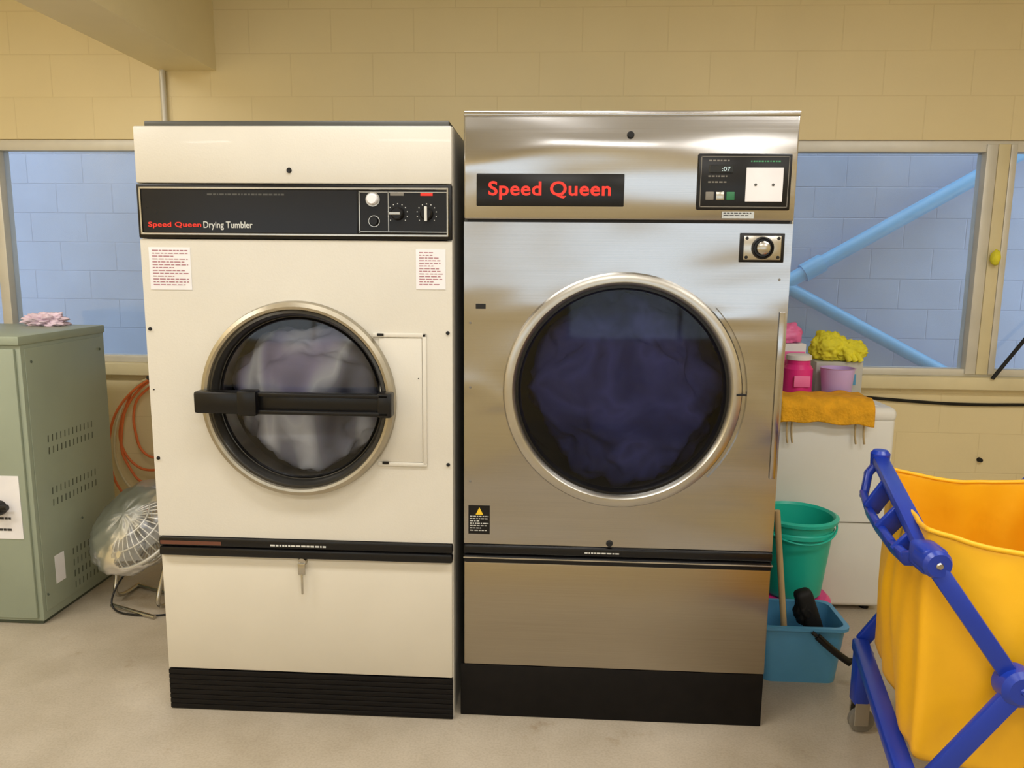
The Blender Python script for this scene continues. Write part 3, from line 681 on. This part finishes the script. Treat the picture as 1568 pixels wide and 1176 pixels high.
for tag,P0 in (("near",FL),("far",FR)):
    lathe("joint_"+tag,P0+Vector((0,-.01,0)),[(0,-.035),(.026,-.035),(.032,-.025),(.032,.025),(.026,.035),(0,.035)],M_cartblue,Cc,n=40)
    box("joint_clamp_"+tag,(P0.x-.028,P0.y-.03,P0.z-.03),(P0.x+.028,P0.y+.05,P0.z+.03),M_cartblue,Cc,.012,3)
    lathe("joint_screw_"+tag,P0+Vector((0,-.046,0)),[(0,-.003),(.006,-.003),(.008,0)],M_silver,Cc,n=24)
for tag,a,b_,c,d in (("front",FL,FR,fl,frr),("rear",BL,BR,bl,brr)):
    off=-fn*.03 if tag=="front" else fn*.03
    hub=a+(b_-a)*.40; hub=Vector((hub.x,hub.y,.585))
    mid=lambda p:p+off
    beam(tag+"_leg_a1",mid(a),mid(hub),.040,.022,fn,M_cartblue,Cc,.006); beam(tag+"_leg_a2",mid(hub),mid(d),.040,.022,fn,M_cartblue,Cc,.006)
    beam(tag+"_leg_b1",mid(c)+off*.5,mid(hub)+off*.5,.044,.022,fn,M_cartblue,Cc,.006); beam(tag+"_leg_b2",mid(hub)+off*.5,mid(b_)+off*.5,.040,.022,fn,M_cartblue,Cc,.006)
    lathe(tag+"_hub",mid(hub),[(0,-.03),(.030,-.03),(.042,-.02),(.042,.02),(0,.02)],M_cartblue,Cc,n=40)
    lathe(tag+"_hub_screw",mid(hub)+Vector((0,-.03,0)),[(0,-.004),(.006,-.004),(.008,0)],M_cartblue,Cc,n=24)
for k,p in enumerate((bl,fl,brr,frr)):
    beam("caster_post_%d"%k,(p.x,p.y,zr),(p.x,p.y,.10),.05,.05,(1,0,0),M_cartblue,Cc,.008)
    for s in (-1,1): box("caster_fork_%d"%k,(p.x-.02,p.y+s*.022-.003,.03),(p.x+.025,p.y+s*.022+.003,.11),M_silver,Cc,.002,1)
    lathe("caster_wheel_%d"%k,(p.x+.01,p.y,.04),[(0,-.013),(.03,-.013),(.04,-.008),(.04,.008),(.03,.013),(0,.013)],M_rubber,Cc,n=40)
def bag():
    bm=bmesh.new(); top=[BL+Vector((.01,0,-.02)),FL+Vector((.0,.03,.055)),FR+Vector((-.02,.03,.03)),BR+Vector((-.02,0,-.02))]
    n=16; levels=22; rows=[]
    cxy=sum(top,Vector())/4
    for j in range(levels+1):
        t=j/levels; row=[]
        for s in range(4):
            A=top[s]; B_=top[(s+1)%4]
            for i in range(n):
                u_=i/n; p=A.lerp(B_,u_)
                e=4*u_*(1-u_)
                z=p.z*(1-t)+.30*t
                if s in (1,3): z-= e*.025*(1-t)
                if s==0: z-= (e**.5)*.02*(1-t)
                o=Vector((p.x-cxy.x,p.y-cxy.y,0)); on=o.normalized()
                bul=.030*math.sin(math.pi*t)*e -.02*t
                w=.024*noise.noise(Vector((p.x*13,p.y*13,z*1.6)))*(.5+t)+.008*noise.noise(Vector((p.x*30,p.y*30,z*5)))
                q=Vector((p.x,p.y,z))+on*(bul+w-.012)
                row.append(bm.verts.new(q))
        rows.append(row)
    m_=4*n
    for A,B_ in zip(rows,rows[1:]):
        for i in range(m_): bm.faces.new((A[i],A[(i+1)%m_],B_[(i+1)%m_],B_[i]))
    bm.faces.new(rows[-1])
    bmesh.ops.recalc_face_normals(bm,faces=bm.faces)
    hem=[v.co.copy() for v in rows[0]]
    me=bpy.data.meshes.new("bag"); bm.to_mesh(me); bm.free(); o=fin(me,"bag",M_yellow,Cc,180)
    md=o.modifiers.new("s","SOLIDIFY"); md.thickness=.004
    m2=o.modifiers.new("sub","SUBSURF"); m2.levels=1; m2.render_levels=1
    tube("bag_hem",hem,.006,M_yellow,Cc,cyclic=True,res=3)
bag()

# ------------------------------------------------------------------ lights
def area(name,loc,sx,sy,p,col,rot=(0,0,0)):
    l=bpy.data.lights.new(name,'AREA'); l.shape='RECTANGLE'; l.size=sx; l.size_y=sy; l.energy=p; l.color=col
    o=bpy.data.objects.new(name,l); o.location=loc; o.rotation_euler=rot; scene.collection.objects.link(o); return o
warm=(1,.98,.95)
for k,(x,y_) in enumerate(((-.2,-.9),(2.0,-.9),(-2.5,-.9),(.4,-2.8),(2.4,-2.8),(-2.5,-2.8))):
    F_=root("ceiling_light" ,(x,y_,H)); box("housing",(x-.72,y_-.17,H-.06),(x+.72,y_+.17,H),M_white,F_,.01)
    area("tube_light_%d"%k,(x,y_,H-.065),1.35,.28,(25,23,36,25,23,31)[k],warm)
w=bpy.data.worlds.new("world"); scene.world=w; w.use_nodes=True
bg=w.node_tree.nodes['Background']; bg.inputs[0].default_value=(.90,.95,1.0,1); bg.inputs[1].default_value=2.4

# ------------------------------------------------------------------ camera
psi=math.radians(3.07); th=math.radians(8.9); rho=math.radians(0.55)
F=Vector((-math.sin(psi)*math.cos(th),math.cos(psi)*math.cos(th),-math.sin(th)))
R0=Vector((math.cos(psi),math.sin(psi),0)); U0=R0.cross(F)
Rr=R0*math.cos(rho)+U0*math.sin(rho); Uu=U0*math.cos(rho)-R0*math.sin(rho)
cd=bpy.data.cameras.new("camera"); cam=bpy.data.objects.new("camera",cd); scene.collection.objects.link(cam)
mw=Matrix((Rr,Uu,-F)).transposed().to_4x4(); mw.translation=Vector((.29,-2.34,1.48)); cam.matrix_world=mw
cd.sensor_fit='HORIZONTAL'; cd.sensor_width=36; cd.lens=36*1178/1568; cd.clip_start=.05
scene.camera=cam
